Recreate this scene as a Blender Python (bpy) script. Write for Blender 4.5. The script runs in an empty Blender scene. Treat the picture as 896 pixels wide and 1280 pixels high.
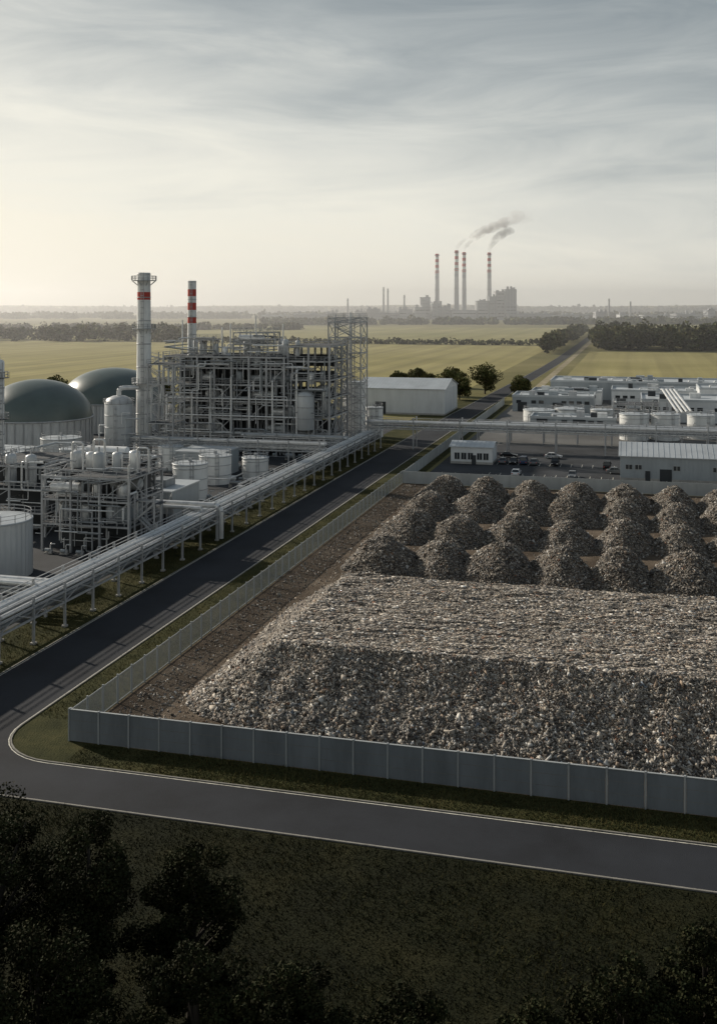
import bpy, bmesh, math, random
import numpy as np
from mathutils import Vector, Matrix, noise, Quaternion
random.seed(7); rng=np.random.default_rng(7)
ANG=math.radians(-14.74); CA,SA=math.cos(ANG),math.sin(ANG)
def W(t,s): return (t*CA-s*SA, t*SA+s*CA)
scene=bpy.context.scene
scene.view_settings.view_transform='Standard'; scene.view_settings.look='None'; scene.view_settings.exposure=0
# ---------------------------------------------------------------- materials
def newmat(name):
    m=bpy.data.materials.new(name); m.use_nodes=True
    nt=m.node_tree; b=nt.nodes['Principled BSDF']; return m,nt,b
def N(nt,typ,**kw):
    n=nt.nodes.new(typ)
    for k,v in kw.items(): setattr(n,k,v)
    return n
def ramp(nt,stops,interp='LINEAR'):
    r=N(nt,'ShaderNodeValToRGB'); cr=r.color_ramp; cr.interpolation=interp
    while len(cr.elements)<len(stops): cr.elements.new(0.5)
    for e,(p,c) in zip(cr.elements,stops):
        e.position=p; e.color=(c[0],c[1],c[2],1)
    return r
def mat(name,col,rough=0.6,metal=0.0,var=0.18,scale=0.6,streak=True,bump=0.0,bscale=8,spec=0.4):
    m,nt,b=newmat(name); L=nt.links
    tc=N(nt,'ShaderNodeTexCoord'); mp=N(nt,'ShaderNodeMapping')
    mp.inputs['Scale'].default_value=(scale,scale,scale*(0.25 if streak else 1))
    L.new(tc.outputs['Object'],mp.inputs[0])
    n=N(nt,'ShaderNodeTexNoise'); n.inputs['Scale'].default_value=1.0; n.inputs['Detail'].default_value=8; n.inputs['Roughness'].default_value=0.65
    L.new(mp.outputs[0],n.inputs['Vector'])
    lo=[c*(1-var*1.3) for c in col]; hi=[min(1,c*(1+var)) for c in col]
    r=ramp(nt,[(0.3,lo),(0.5,col),(0.7,hi)])
    L.new(n.outputs['Fac'],r.inputs[0]); L.new(r.outputs[0],b.inputs['Base Color'])
    b.inputs['Roughness'].default_value=rough; b.inputs['Metallic'].default_value=metal
    b.inputs['Specular IOR Level'].default_value=spec
    if bump>0:
        n2=N(nt,'ShaderNodeTexNoise'); n2.inputs['Scale'].default_value=bscale; n2.inputs['Detail'].default_value=6
        L.new(tc.outputs['Object'],n2.inputs['Vector'])
        bp=N(nt,'ShaderNodeBump'); bp.inputs['Strength'].default_value=bump; bp.inputs['Distance'].default_value=0.1
        L.new(n2.outputs['Fac'],bp.inputs['Height']); L.new(bp.outputs[0],b.inputs['Normal'])
    return m
M={}
M['steel']=mat('galvanised_steel',(0.36,0.37,0.38),0.45,0.15,0.22)
M['pipe']=mat('insulated_pipe',(0.60,0.61,0.61),0.33,0.3,0.18,0.8)
M['pipe2']=mat('pipe_grey',(0.22,0.235,0.245),0.45,0.3,0.2)
M['grate']=mat('grating',(0.05,0.054,0.06),0.8)
M['dark']=mat('dark_parts_and_shade',(0.03,0.035,0.04),0.6)  # dark parts, plus solid fill standing for shade inside the frames
M['white']=mat('white_paint',(0.68,0.69,0.68),0.4,0,0.14,0.4)
M['tank']=mat('tank_shell',(0.44,0.46,0.47),0.42,0.15,0.16,0.3)
M['red']=mat('red_band',(0.40,0.045,0.03),0.5,0,0.15)
M['dome']=mat('dome_membrane',(0.085,0.11,0.105),0.34,0,0.14,0.15,False)
M['clad']=mat('wall_cladding',(0.60,0.62,0.63),0.5,0,0.1,0.3)
M['clad2']=mat('grey_cladding',(0.30,0.33,0.35),0.55,0,0.12,0.3)
M['roof']=mat('metal_roof',(0.42,0.45,0.47),0.42,0.1,0.14,0.15,False)
M['glass']=mat('window_glass',(0.03,0.035,0.04),0.12,0,0.1)
M['conc']=mat('concrete',(0.33,0.32,0.30),0.85,0,0.18,0.5,True,0.2,6)
M['fence']=mat('fence_panel',(0.165,0.183,0.197),0.7,0,0.22,0.35,True,0.15,10)
M['fence2']=mat('fence_panel_light',(0.36,0.38,0.38),0.75,0,0.13,0.35)
M['post']=mat('fence_post',(0.36,0.38,0.385),0.6,0.2,0.1)
M['kerb']=mat('kerb_stone',(0.20,0.19,0.17),0.85,0,0.25,1.5,False)
M['line']=mat('road_paint',(0.60,0.58,0.50),0.7,0,0.4,2.5,False)
M['asph']=mat('asphalt',(0.021,0.0235,0.029),0.85,0,0.30,0.10,False,0.35,14,0.2)
M['pad']=mat('yard_asphalt',(0.035,0.038,0.043),0.85,0,0.4,0.08,False,0.3,6,0.25)
M['pad2']=mat('yard_concrete',(0.10,0.10,0.097),0.85,0,0.3,0.06,False,0.3,6,0.3)
M['tyre']=mat('tyre',(0.02,0.02,0.02),0.8)
M['bark']=mat('bark',(0.045,0.038,0.03),0.9)
M['far']=mat('weathered_concrete_far',(0.36,0.37,0.38),0.8,0,0.15,0.02)
M['far2']=mat('dark_cladding_far',(0.24,0.26,0.28),0.8,0,0.15,0.02)
def colormat(name,rough=0.8,mul=None,spec=0.3,trans=0.0):
    m,nt,b=newmat(name); a=N(nt,'ShaderNodeAttribute',attribute_name='Col')
    nt.links.new(a.outputs['Color'],b.inputs['Base Color']); b.inputs['Roughness'].default_value=rough
    b.inputs['Specular IOR Level'].default_value=spec
    return m
M['leaf']=colormat('foliage',0.8,spec=0.08)
M['scrap']=colormat('mixed_waste_pieces',0.65)
M['grass_b']=colormat('grass_blades',0.9,spec=0.05)
def debris_mat(name,k,sc):
    m,nt,b=newmat(name); L=nt.links
    tc=N(nt,'ShaderNodeTexCoord'); v=N(nt,'ShaderNodeTexVoronoi'); v.inputs['Scale'].default_value=sc
    L.new(tc.outputs['Object'],v.inputs['Vector'])
    sep=N(nt,'ShaderNodeSeparateColor'); L.new(v.outputs['Color'],sep.inputs[0])
    cs=[(0,(.05,.042,.035)),(.2,(.14,.12,.10)),(.4,(.22,.195,.165)),(.55,(.10,.092,.085)),(.68,(.36,.325,.28)),(.82,(.20,.14,.10)),(.88,(.52,.50,.47)),(.96,(.14,.155,.18))]
    r=ramp(nt,[(p,tuple(x*k for x in c)) for p,c in cs],'CONSTANT')
    L.new(sep.outputs[0],r.inputs[0])
    n=N(nt,'ShaderNodeTexNoise'); n.inputs['Scale'].default_value=.35; n.inputs['Detail'].default_value=8
    L.new(tc.outputs['Object'],n.inputs['Vector'])
    r2=ramp(nt,[(.3,(.6,.57,.53)),(.7,(1.2,1.15,1.08))]); L.new(n.outputs['Fac'],r2.inputs[0])
    mx=N(nt,'ShaderNodeMix',data_type='RGBA',blend_type='MULTIPLY'); mx.inputs[0].default_value=1
    L.new(r.outputs[0],mx.inputs[6]); L.new(r2.outputs[0],mx.inputs[7]); L.new(mx.outputs[2],b.inputs['Base Color'])
    bp=N(nt,'ShaderNodeBump'); bp.inputs['Strength'].default_value=1; bp.inputs['Distance'].default_value=.2
    L.new(v.outputs['Distance'],bp.inputs['Height']); L.new(bp.outputs[0],b.inputs['Normal'])
    b.inputs['Roughness'].default_value=.8
    return m
M['waste']=debris_mat('mixed_waste',1.0,6)
M['waste2']=debris_mat('mixed_waste_grey',.72,5)
def ground_mat(name,c1,c2,c3,sc=0.03,bump=0.5,bs=3.0,stripes=None):
    m,nt,b=newmat(name); L=nt.links
    tc=N(nt,'ShaderNodeTexCoord')
    n=N(nt,'ShaderNodeTexNoise'); n.inputs['Scale'].default_value=sc; n.inputs['Detail'].default_value=12; n.inputs['Roughness'].default_value=.7
    L.new(tc.outputs['Object'],n.inputs['Vector'])
    r=ramp(nt,[(.32,c1),(.5,c2),(.68,c3)]); L.new(n.outputs['Fac'],r.inputs[0]); out=r.outputs[0]
    if stripes:
        mp=N(nt,'ShaderNodeMapping'); mp.inputs['Scale'].default_value=(stripes[0],stripes[0]*0.015,1)
        L.new(tc.outputs['Object'],mp.inputs[0])
        w=N(nt,'ShaderNodeTexNoise'); w.inputs['Scale'].default_value=1; w.inputs['Detail'].default_value=4
        L.new(mp.outputs[0],w.inputs['Vector'])
        r3=ramp(nt,[(.35,(stripes[1],)*3),(.65,(1.12,1.12,1.08))]); L.new(w.outputs['Fac'],r3.inputs[0])
        mx=N(nt,'ShaderNodeMix',data_type='RGBA',blend_type='MULTIPLY'); mx.inputs[0].default_value=1
        L.new(out,mx.inputs[6]); L.new(r3.outputs[0],mx.inputs[7]); out=mx.outputs[2]
    L.new(out,b.inputs['Base Color'])
    n2=N(nt,'ShaderNodeTexNoise'); n2.inputs['Scale'].default_value=bs; n2.inputs['Detail'].default_value=8
    L.new(tc.outputs['Object'],n2.inputs['Vector'])
    bp=N(nt,'ShaderNodeBump'); bp.inputs['Strength'].default_value=bump; bp.inputs['Distance'].default_value=.2
    L.new(n2.outputs['Fac'],bp.inputs['Height']); L.new(bp.outputs[0],b.inputs['Normal'])
    b.inputs['Roughness'].default_value=.95; b.inputs['Specular IOR Level'].default_value=.08
    return m
M['ground']=ground_mat('meadow',(.085,.085,.038),(.16,.145,.065),(.25,.22,.11),.004,.4,2)
M['grass']=ground_mat('rough_grass',(.006,.0072,.0035),(.0125,.014,.006),(.026,.025,.010),.09,.6,5)  # foreground darkness is put into this grass colour
M['verge']=ground_mat('verge_grass',(.022,.025,.010),(.045,.046,.018),(.08,.072,.03),.2,.7,5)
M['dirt']=ground_mat('dirt',(.055,.042,.031),(.10,.078,.058),(.18,.145,.11),.12,1,4)
M['field']=ground_mat('crop_field',(.21,.19,.08),(.27,.24,.11),(.33,.29,.145),.006,.3,1,(.08,.8))
M['field2']=ground_mat('crop_field_green',(.18,.18,.08),(.25,.23,.11),(.32,.285,.15),.005,.3,1,(.05,.8))
M['track']=ground_mat('dirt_track',(.16,.14,.09),(.27,.235,.16),(.34,.3,.21),.1,.3,2)
def mesh_fence():
    m,nt,b=newmat('welded_mesh'); L=nt.links
    tc=N(nt,'ShaderNodeTexCoord'); sp=N(nt,'ShaderNodeSeparateXYZ'); L.new(tc.outputs['Object'],sp.inputs[0])
    def lines(sock,freq,th):
        a=N(nt,'ShaderNodeMath',operation='MULTIPLY'); a.inputs[1].default_value=freq; L.new(sock,a.inputs[0])
        f=N(nt,'ShaderNodeMath',operation='FRACT'); L.new(a.outputs[0],f.inputs[0])
        g=N(nt,'ShaderNodeMath',operation='LESS_THAN'); g.inputs[1].default_value=th; L.new(f.outputs[0],g.inputs[0]); return g.outputs[0]
    mx=N(nt,'ShaderNodeMath',operation='MAXIMUM'); L.new(lines(sp.outputs[1],12,.3),mx.inputs[0]); L.new(lines(sp.outputs[2],8,.26),mx.inputs[1])
    b.inputs['Base Color'].default_value=(.46,.48,.48,1); b.inputs['Roughness'].default_value=.5
    L.new(mx.outputs[0],b.inputs['Alpha'])
    return m
M['mesh']=mesh_fence()
def carpaint(name,c):
    m=mat(name,c,.25,.2,.05); return m
CARS=[carpaint('paint_black',(.02,.02,.022)),carpaint('paint_white',(.7,.7,.7)),carpaint('paint_grey',(.14,.15,.16)),carpaint('paint_silver',(.45,.46,.47)),carpaint('paint_blue',(.03,.05,.1))]
# ---------------------------------------------------------------- mesh builder (local frame: x=t, y=s)
class MB:
    def __init__(s): s.v=[];s.f=[];s.m=[];s.sm=[];s.mats=[]
    def mi(s,m):
        if isinstance(m,str): m=M[m]
        if m not in s.mats: s.mats.append(m)
        return s.mats.index(m)
    def add(s,vs,fs,m,smooth=False):
        o=len(s.v); s.v+=[tuple(p) for p in vs]; k=s.mi(m)
        for f in fs: s.f.append(tuple(i+o for i in f)); s.m.append(k); s.sm.append(smooth)
    def box(s,x0,x1,y0,y1,z0,z1,m):
        s.add([(x0,y0,z0),(x1,y0,z0),(x1,y1,z0),(x0,y1,z0),(x0,y0,z1),(x1,y0,z1),(x1,y1,z1),(x0,y1,z1)],
          [(0,3,2,1),(4,5,6,7),(0,1,5,4),(1,2,6,5),(2,3,7,6),(3,0,4,7)],m)
    def rod(s,p,q,r,m,seg=6,r2=None,smooth=True,caps=True):
        p=Vector(p);q=Vector(q);d=q-p
        if d.length<1e-5:return
        d.normalize(); u=d.cross(Vector((0,0,1)))
        if u.length<.01:u=Vector((1,0,0))
        u.normalize(); w=d.cross(u); r2=r if r2 is None else r2
        vs=[]
        for c,rr in((p,r),(q,r2)):
            for i in range(seg):
                a=2*math.pi*(i+.5)/seg; vs.append(c+u*math.cos(a)*rr+w*math.sin(a)*rr)
        fs=[(i,(i+1)%seg,seg+(i+1)%seg,seg+i) for i in range(seg)]
        s.add(vs,fs,m,smooth)
        if caps: s.add(vs[:seg],[tuple(range(seg))[::-1]],m); s.add(vs[seg:],[tuple(range(seg))],m)
    def beam(s,p,q,w,m): s.rod(p,q,w*.7071,m,4,smooth=False)
    def lathe(s,cx,cy,prof,m,seg=32,smooth=True,corr=0):
        vs=[]
        for r,z in prof:
            for i in range(seg):
                a=2*math.pi*i/seg; rr=r+(corr if i%2 else 0)*(1 if r>.1 else 0); vs.append((cx+math.cos(a)*rr,cy+math.sin(a)*rr,z))
        fs=[]
        for k in range(len(prof)-1):
            for i in range(seg):
                j=(i+1)%seg; fs.append((k*seg+i,k*seg+j,(k+1)*seg+j,(k+1)*seg+i))
        s.add(vs,fs,m,smooth)
    def pipe(s,pts,r,m,seg=8):
        P=[Vector(p) for p in pts]; Q=[P[0]]
        for i in range(1,len(P)-1):
            a=(P[i-1]-P[i]);b=(P[i+1]-P[i]); k=min(r*2,a.length*.4,b.length*.4)
            if a.length<1e-4 or b.length<1e-4: continue
            Q+= [P[i]+a.normalized()*k, P[i]+(a.normalized()+b.normalized())*k*.3, P[i]+b.normalized()*k]
        Q.append(P[-1])
        for i in range(len(Q)-1): s.rod(Q[i],Q[i+1],r,m,seg,caps=(i==0 or i==len(Q)-2))
    def drum(s,p,q,r,m,seg=14):
        s.rod(p,q,r,m,seg,caps=False); p=Vector(p);q=Vector(q);d=(q-p).normalized()
        s.rod(q,q+d*r*.35,r,m,seg,r2=r*.45);s.rod(p,p-d*r*.35,r,m,seg,r2=r*.45)
    def obj(s,name,t=0,sv=0,parent=None):
        me=bpy.data.meshes.new(name)
        vs=np.array(s.v,dtype=float); vs[:,0]-=t; vs[:,1]-=sv
        me.from_pydata(vs.tolist(),[],s.f)
        for m in s.mats: me.materials.append(m)
        me.polygons.foreach_set('material_index',s.m); me.polygons.foreach_set('use_smooth',s.sm); me.update()
        o=bpy.data.objects.new(name,me); scene.collection.objects.link(o)
        x,y=W(t,sv)
        if parent: o.parent=parent
        else: o.location=(x,y,0); o.rotation_euler=(0,0,ANG)
        return o
def rail(b,pts,z,m='steel',w=.08,step=2.0,closed=True,h=1.1):
    n=len(pts)
    for i in range(n if closed else n-1):
        p=Vector((*pts[i],z));q=Vector((*pts[(i+1)%n],z)); L=(q-p).length; k=max(1,int(L/step))
        for j in range(k+1):
            c=p.lerp(q,j/k); b.beam(c,c+Vector((0,0,h)),w,m)
        for hh in(h*.5,h): b.beam(p+Vector((0,0,hh)),q+Vector((0,0,hh)),w,m)
def frame(b,x0,x1,nx,y0,y1,ny,levels,cw=.4,floors=.75,brace=.35,rails=True,m='steel',z0=0):
    xs=np.linspace(x0,x1,nx+1);ys=np.linspace(y0,y1,ny+1);top=levels[-1]
    for x in xs:
        for y in ys: b.box(x-cw/2,x+cw/2,y-cw/2,y+cw/2,z0,top+cw*.5,m)
    bw=cw*.38
    for z in levels:
        for y in ys: b.box(x0,x1,y-bw,y+bw,z-cw*.42,z+cw*.42,m)
        for x in xs: b.box(x-bw*.93,x+bw*.93,y0,y1,z-cw*.40,z+cw*.40,m)
        for i in range(nx):
            for j in range(ny):
                if random.random()<floors: b.box(xs[i]+.01,xs[i+1]-.01,ys[j]+.01,ys[j+1]-.01,z+cw*.43,z+cw*.43+.06,'grate')
        if rails: rail(b,[(x0-.15,y0-.15),(x1+.15,y0-.15),(x1+.15,y1+.15),(x0-.15,y1+.15)],z+cw*.45)
    zz=[z0]+list(levels)
    for k in range(len(zz)-1):
        for i in range(nx):
            if random.random()<brace:
                for y in(y0,y1):
                    b.beam((xs[i],y,zz[k]),(xs[i+1],y,zz[k+1]),cw*.4,m)
                    if random.random()<.6:b.beam((xs[i+1],y+.05,zz[k]),(xs[i],y+.05,zz[k+1]),cw*.4,m)
        for j in range(ny):
            if random.random()<brace*1.3:
                b.beam((x1,ys[j],zz[k]),(x1,ys[j+1],zz[k+1]),cw*.4,m); b.beam((x1+.05,ys[j+1],zz[k]),(x1+.05,ys[j],zz[k+1]),cw*.4,m)
PM=['pipe','pipe','pipe2','pipe2','steel','tank']
def rpipes(b,n,x0,x1,y0,y1,z0,z1,rs=(.1,.14,.2,.3),grid=1.1):
    for _ in range(n):
        p=[random.uniform(x0,x1),random.choice([y0,y0+.9,random.uniform(y0,y1),y1]),random.uniform(z0,z1)]
        pts=[tuple(p)]; last=None
        for k in range(random.randint(2,5)):
            ax=random.choice([a for a in(0,0,1,2,2) if a!=last]); last=ax
            lo,hi=((x0,x1),(y0,y1),(z0,z1))[ax]; ln=min(9,random.uniform(.1,.5)*(hi-lo))*random.choice([-1,1])
            p[ax]=min(hi,max(lo,p[ax]+ln)); 
            if (Vector(p)-Vector(pts[-1])).length>1: pts.append(tuple(p))
        if len(pts)>1: b.pipe(pts,random.choice(rs),random.choice(PM),7)
def pump(b,x,y,z):
    b.box(x-.7,x+.7,y-.3,y+.3,z,z+.2,'conc'); b.rod((x-.6,y,z+.55),(x+.2,y,z+.55),.3,'clad2',10); b.rod((x+.35,y-.15,z+.5),(x+.35,y+.15,z+.5),.35,'steel',10); b.pipe([(x+.35,y,z+.7),(x+.35,y,z+1.6),(x+1.2,y,z+1.6)],.1,'pipe',6)
def vessel(b,x,y,z0,h,r,m='pipe',seg=18):
    b.lathe(x,y,[(r*.98,z0),(r,z0+.05),(r,z0+h),(r*.85,z0+h+r*.3),(r*.45,z0+h+r*.5),(0.01,z0+h+r*.55)],m,seg)
    for k in range(1,int(h/3)+1): b.lathe(x,y,[(r+.01,z0+k*3-.12),(r+.08,z0+k*3-.1),(r+.08,z0+k*3+.1),(r+.01,z0+k*3+.12)],'steel',seg)
    b.rod((x,y,z0+h+r*.5),(x,y,z0+h+r*.5+.8),.14,'steel',6)
def stairs(b,x,y,w,d,z0,z1,m='steel'):
    z=z0;k=0
    for c in((0,0),(w,0),(0,d),(w,d)): b.box(x+c[0]-.12,x+c[0]+.12,y+c[1]-.12,y+c[1]+.12,z0,z1+1.2,m)
    while z<z1-.1:
        zn=min(z+2.8,z1); a,c=(x,x+w) if k%2==0 else (x+w,x); yy=y if k%2==0 else y+d*.55
        for o in(0,d*.4):
            b.beam((a,yy+o,z),(c,yy+o,zn),.22,m); b.beam((a,yy+o,z+1),(c,yy+o,zn+1),.08,m)
        b.box(min(c,c+(1 if k%2==0 else -1)),max(c,c+(1 if k%2==0 else -1)),y,y+d,zn-.08,zn,'grate')
        z=zn;k+=1
def ladder(b,x,y,z0,z1,m='steel'):
    for o in(-.25,.25): b.beam((x+o,y,z0),(x+o,y,z1),.08,m)
    z=z0+2
    while z<z1:
        b.lathe(x,y-.1,[(.45,z),(.5,z+.05),(.5,z+.12),(.45,z+.14)],m,8,False); z+=1.5
    for a in range(3): b.beam((x+.45*math.cos(-a*1.57),y-.1+.45*math.sin(-a*1.57),z0+2),(x+.45*math.cos(-a*1.57),y-.1+.45*math.sin(-a*1.57),z1),.05,m)
# ---------------------------------------------------------------- ground & roads
def sheet(name,poly,z,m,site=True):
    me=bpy.data.meshes.new(name); me.from_pydata([(p[0],p[1],0) for p in poly],[],[tuple(range(len(poly)))])
    me.materials.append(M[m]); o=bpy.data.objects.new(name,me); scene.collection.objects.link(o)
    o.location.z=z
    if site:o.rotation_euler=(0,0,ANG)
    return o
def rect(a,b,c,d): return [(a,c),(b,c),(b,d),(a,d)]
sheet('ground',rect(-16000,16000,-400,16000),0,'ground',False)
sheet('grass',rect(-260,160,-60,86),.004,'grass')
sheet('grass_verge',rect(-75,-48,77,440),.008,'verge')
sheet('grass_verge',rect(-47.99,90,78,85.7),.008,'verge')
sheet('plant_yard',rect(-230,-74.5,112,350),.012,'pad')
sheet('waste_yard_ground',rect(-50,80,85.71,229),.012,'dirt')
sheet('parking_lot',rect(-47,90,231,300),.012,'pad')
sheet('industrial_yard',rect(-47,150,300.01,500),.012,'pad2')
sheet('crop_field',rect(-1100,-76,430,1040),.03,'field')
sheet('crop_field',rect(-36,420,540,925),.03,'field')
sheet('crop_field',rect(-1500,-90,1075,1900),.05,'field2')
sheet('crop_field',rect(-40,900,1520,2300),.05,'field2')
sheet('dirt_track',rect(-46.5,-42.5,505,1500),.05,'track')
sheet('dirt_track',[(-47,500),(-40,500),(400,560),(400,564)],.06,'track')
def roadcenter(s): 
    if s<230:return -61.2
    k=min(1,(s-230)/600); return -61.2+9.5*(k*k*(3-2*k))
def hw(s): return 5.0 if s<300 else max(4,5.0-(s-300)/300)
far=[230,280,330,380,440,500,600,700,800,900,1100,1400,1800,2400]
inner=[(100,81.2),(-49.5,81.2)]
for i in range(0,10):
    a=math.radians(270-i*10); inner.append((-49.5+6.7*math.cos(a),87.9+6.7*math.sin(a)))
inner.append((-56.2,95)); inner.append((-56.2,228))
for s in far: inner.append((roadcenter(s)+hw(s),s))
outer=[(100,74.6),(-50,74.6)]
for i in range(0,10):
    a=math.radians(270-i*10); outer.append((-50+16.2*math.cos(a),90.8+16.2*math.sin(a)))
outer+=[(-66.2,110),(-66.2,228)]
for s in far: outer.append((roadcenter(s)-hw(s),s))
me=bpy.data.meshes.new('road'); n=len(inner)
me.from_pydata([(p[0],p[1],0) for p in inner+outer],[],[(i,i+1,n+i+1,n+i) for i in range(n-1)])
me.materials.append(M['asph']); o=bpy.data.objects.new('road',me); scene.collection.objects.link(o); o.location.z=.02; o.rotation_euler=(0,0,ANG)
def strip(b,line,w,z0,z1,m,off=0,smax=1000):
    P=[Vector((p[0],p[1])) for p in line if p[1]<=smax]; L=[];R=[]
    for i,p in enumerate(P):
        d=(P[min(i+1,len(P)-1)]-P[max(i-1,0)]).normalized(); nn=Vector((-d.y,d.x))
        L.append(p+nn*(off-w/2));R.append(p+nn*(off+w/2))
    k=len(P); vs=[(p.x,p.y,z) for z in(z0,z1) for q in(L,R) for p in q]; fs=[]
    for i in range(k-1):
        fs+=[(2*k+i,3*k+i,3*k+i+1,2*k+i+1),(i,i+1,2*k+i+1,2*k+i),(k+i+1,k+i,3*k+i,3*k+i+1)]
    b.add(vs,fs,m)
b=MB(); strip(b,inner,.14,0,.11,'kerb'); strip(b,outer,.14,0,.11,'kerb'); b.obj('road_kerb')
b=MB(); strip(b,inner,.09,.024,.0245,'line',.2,700); strip(b,outer,.09,.024,.0245,'line',-.2,700); b.obj('road_marking')
# ---------------------------------------------------------------- fences
b=MB(); t=-50
while t<80:
    j=random.uniform(-.02,.02)
    b.box(t+.09,t+2.91,85.66+j,85.74+j,.05,2.9,'fence'); b.box(t-.07,t+.07,85.6,85.82,0,3.0,'post')
    for z in(.98,1.94): b.box(t+.09,t+2.91,85.645+j,85.655+j,z,z+.025,'kerb')
    b.box(t+.09,t+2.91,85.6,85.8,2.9,2.95,'post'); t+=3.0
b.obj('panel_fence',0,85.7)
b=MB(); s=86
while s<229:
    b.box(-50.08,-49.92,s-.08,s+.08,0,2.95,'post')
    b.box(-50.03,-49.97,s+.08,s+2.9,2.7,2.8,'post')
    b.box(-50.03,-49.97,s+.08,min(s+2.92,229),.13,.22,'post'); b.add([(-50,s+.08,.22),(-50,s+2.92,.22),(-50,s+2.92,2.7),(-50,s+.08,2.7)],[(0,1,2,3)],'mesh'); s+=3
b.obj('mesh_fence',-50,86)
b=MB(); t=-50
while t<80:
    b.box(t+.08,t+2.92,228.96,229.04,.05,2.75,'fence2'); b.box(t-.08,t+.08,228.9,229.1,0,2.85,'post'); t+=3
b.obj('panel_fence',0,229)
b=MB(); s=229.2
while s<420:
    b.box(-50.04,-49.96,s+.08,s+2.92,.05,2.6,'fence2'); b.box(-50.1,-49.9,s-.08,s+.08,0,2.7,'post'); s+=3
b.obj('panel_fence',-50,229)
# ---------------------------------------------------------------- scatter helpers
def randrot(n):
    q=rng.normal(size=(n,4)); q/=np.linalg.norm(q,axis=1)[:,None]; w,x,y,z=q.T
    return np.stack([1-2*(y*y+z*z),2*(x*y-z*w),2*(x*z+y*w),2*(x*y+z*w),1-2*(x*x+z*z),2*(y*z-x*w),2*(x*z-y*w),2*(y*z+x*w),1-2*(x*x+y*y)],1).reshape(n,3,3)
def flatrot(n):
    a=rng.normal(0,.5,n); c,s=np.cos(a),np.sin(a); z=np.zeros(n); o=np.ones(n); R1=np.stack([c,-s,z,s,c,z,z,z,o],1).reshape(n,3,3)
    a=rng.normal(0,.25,n); c,s=np.cos(a),np.sin(a); R2=np.stack([o,z,z,z,c,-s,z,s,c],1).reshape(n,3,3); return np.einsum('nij,njk->nik',R1,R2)
def rawmesh(name,V,nper,F,col,material):
    n=len(V); k=F.shape[1]; faces=(F[None]+ (np.arange(n)*nper)[:,None,None]).reshape(-1,k)
    me=bpy.data.meshes.new(name); me.vertices.add(n*nper); me.vertices.foreach_set('co',V.reshape(-1).astype(np.float32))
    me.loops.add(faces.size); me.loops.foreach_set('vertex_index',faces.reshape(-1).astype(np.int32))
    me.polygons.add(len(faces)); me.polygons.foreach_set('loop_start',(np.arange(len(faces))*k).astype(np.int32))
    me.update(calc_edges=True)
    a=me.color_attributes.new('Col','FLOAT_COLOR','POINT'); c=np.ones((n,nper,4),np.float32); c[:,:,:3]=col[:,None,:]
    a.data.foreach_set('color',c.reshape(-1)); me.materials.append(material); me.validate(); return me
BOXV=np.array([(-1,-1,-1),(1,-1,-1),(1,1,-1),(-1,1,-1),(-1,-1,1),(1,-1,1),(1,1,1),(-1,1,1)])*.5
BOXF=np.array([(0,3,2,1),(4,5,6,7),(0,1,5,4),(1,2,6,5),(2,3,7,6),(3,0,4,7)])
PAL=np.array([(.60,.57,.52),(.44,.395,.335),(.30,.27,.23),(.19,.172,.155),(.07,.062,.055),(.25,.19,.14),(.26,.14,.09),(.74,.72,.68),(.13,.155,.19),(.37,.325,.265),(.24,.218,.19),(.10,.087,.075)])
PW=np.array([.075,.13,.17,.14,.15,.09,.013,.025,.012,.09,.10,.05]);PW/=PW.sum()
def pieces(name,C,size,k=1.0,flat=None):
    n=len(C); sc=np.stack([size*rng.uniform(.6,1.7,n),size*rng.uniform(.35,1.1,n),size*rng.uniform(.06,.45,n)],1)
    Rm=randrot(n)
    if flat is not None: F_=flatrot(n); Rm[flat]=F_[flat]; sc[flat,0]*=1.5
    jit=1+rng.uniform(-.35,.35,(n,8,3)); V=np.einsum('nij,nkj->nki',Rm,BOXV[None]*jit*sc[:,None,:])+C[:,None,:]
    col=PAL[rng.choice(len(PAL),n,p=PW)]*rng.uniform(.7,1.2,(n,1))*k; return rawmesh(name,V,8,BOXF,col,M['scrap'])
def grid_mesh(name,x0,x1,y0,y1,st,hf,material):
    xs=np.arange(x0,x1+st/2,st);ys=np.arange(y0,y1+st/2,st); vs=[(x,y,hf(x,y)) for y in ys for x in xs]; w=len(xs)
    fs=[(j*w+i,j*w+i+1,(j+1)*w+i+1,(j+1)*w+i) for j in range(len(ys)-1) for i in range(w-1)]
    me=bpy.data.meshes.new(name); me.from_pydata(vs,[],fs); me.materials.append(material)
    me.polygons.foreach_set('use_smooth',[True]*len(fs)); return me
def heap_h(x,y,info=False):
    wob=noise.noise(Vector((x*.12,y*.05,3)))*1.1+noise.noise(Vector((x*.5,y*.1,3)))*.3
    dx=max(-35.3-x+noise.noise(Vector((y*.15,3,3)))*.8,0,x-40); dy=max(100.4+wob-y,0,y-128.5); d=math.hypot(dx,dy)
    h=5.7-.73*d*(1-.012*d)
    if d<.01:
        n=noise.noise(Vector((x*.12,y*.15,0)))*.22+noise.noise(Vector((x*.5,y*1.6,5)))*.16+.10*math.sin(y*2.6+noise.noise(Vector((x*.2,y*.3,9)))*6)
    else:
        k=min(1,d/2.5); n=noise.fractal(Vector((x*.3,y*.3,0)),.8,2.1,5)*.30*k+noise.noise(Vector((x*.4,y*.06,8)))*.45*k+noise.noise(Vector((x*1.3,y*1.9,5)))*.13
        n+=noise.noise(Vector((x*.12,y*.15,0)))*.22*(1-k)
    return max(-.3,h+n*min(1,max(0,(h+1)/2)))
hm=grid_mesh('waste_heap',-46,50,90,139,.35,heap_h,M['waste'])
heap=bpy.data.objects.new('waste_heap',hm); scene.collection.objects.link(heap); heap.rotation_euler=(0,0,ANG)
C=[];S=[];FL=[]
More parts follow.
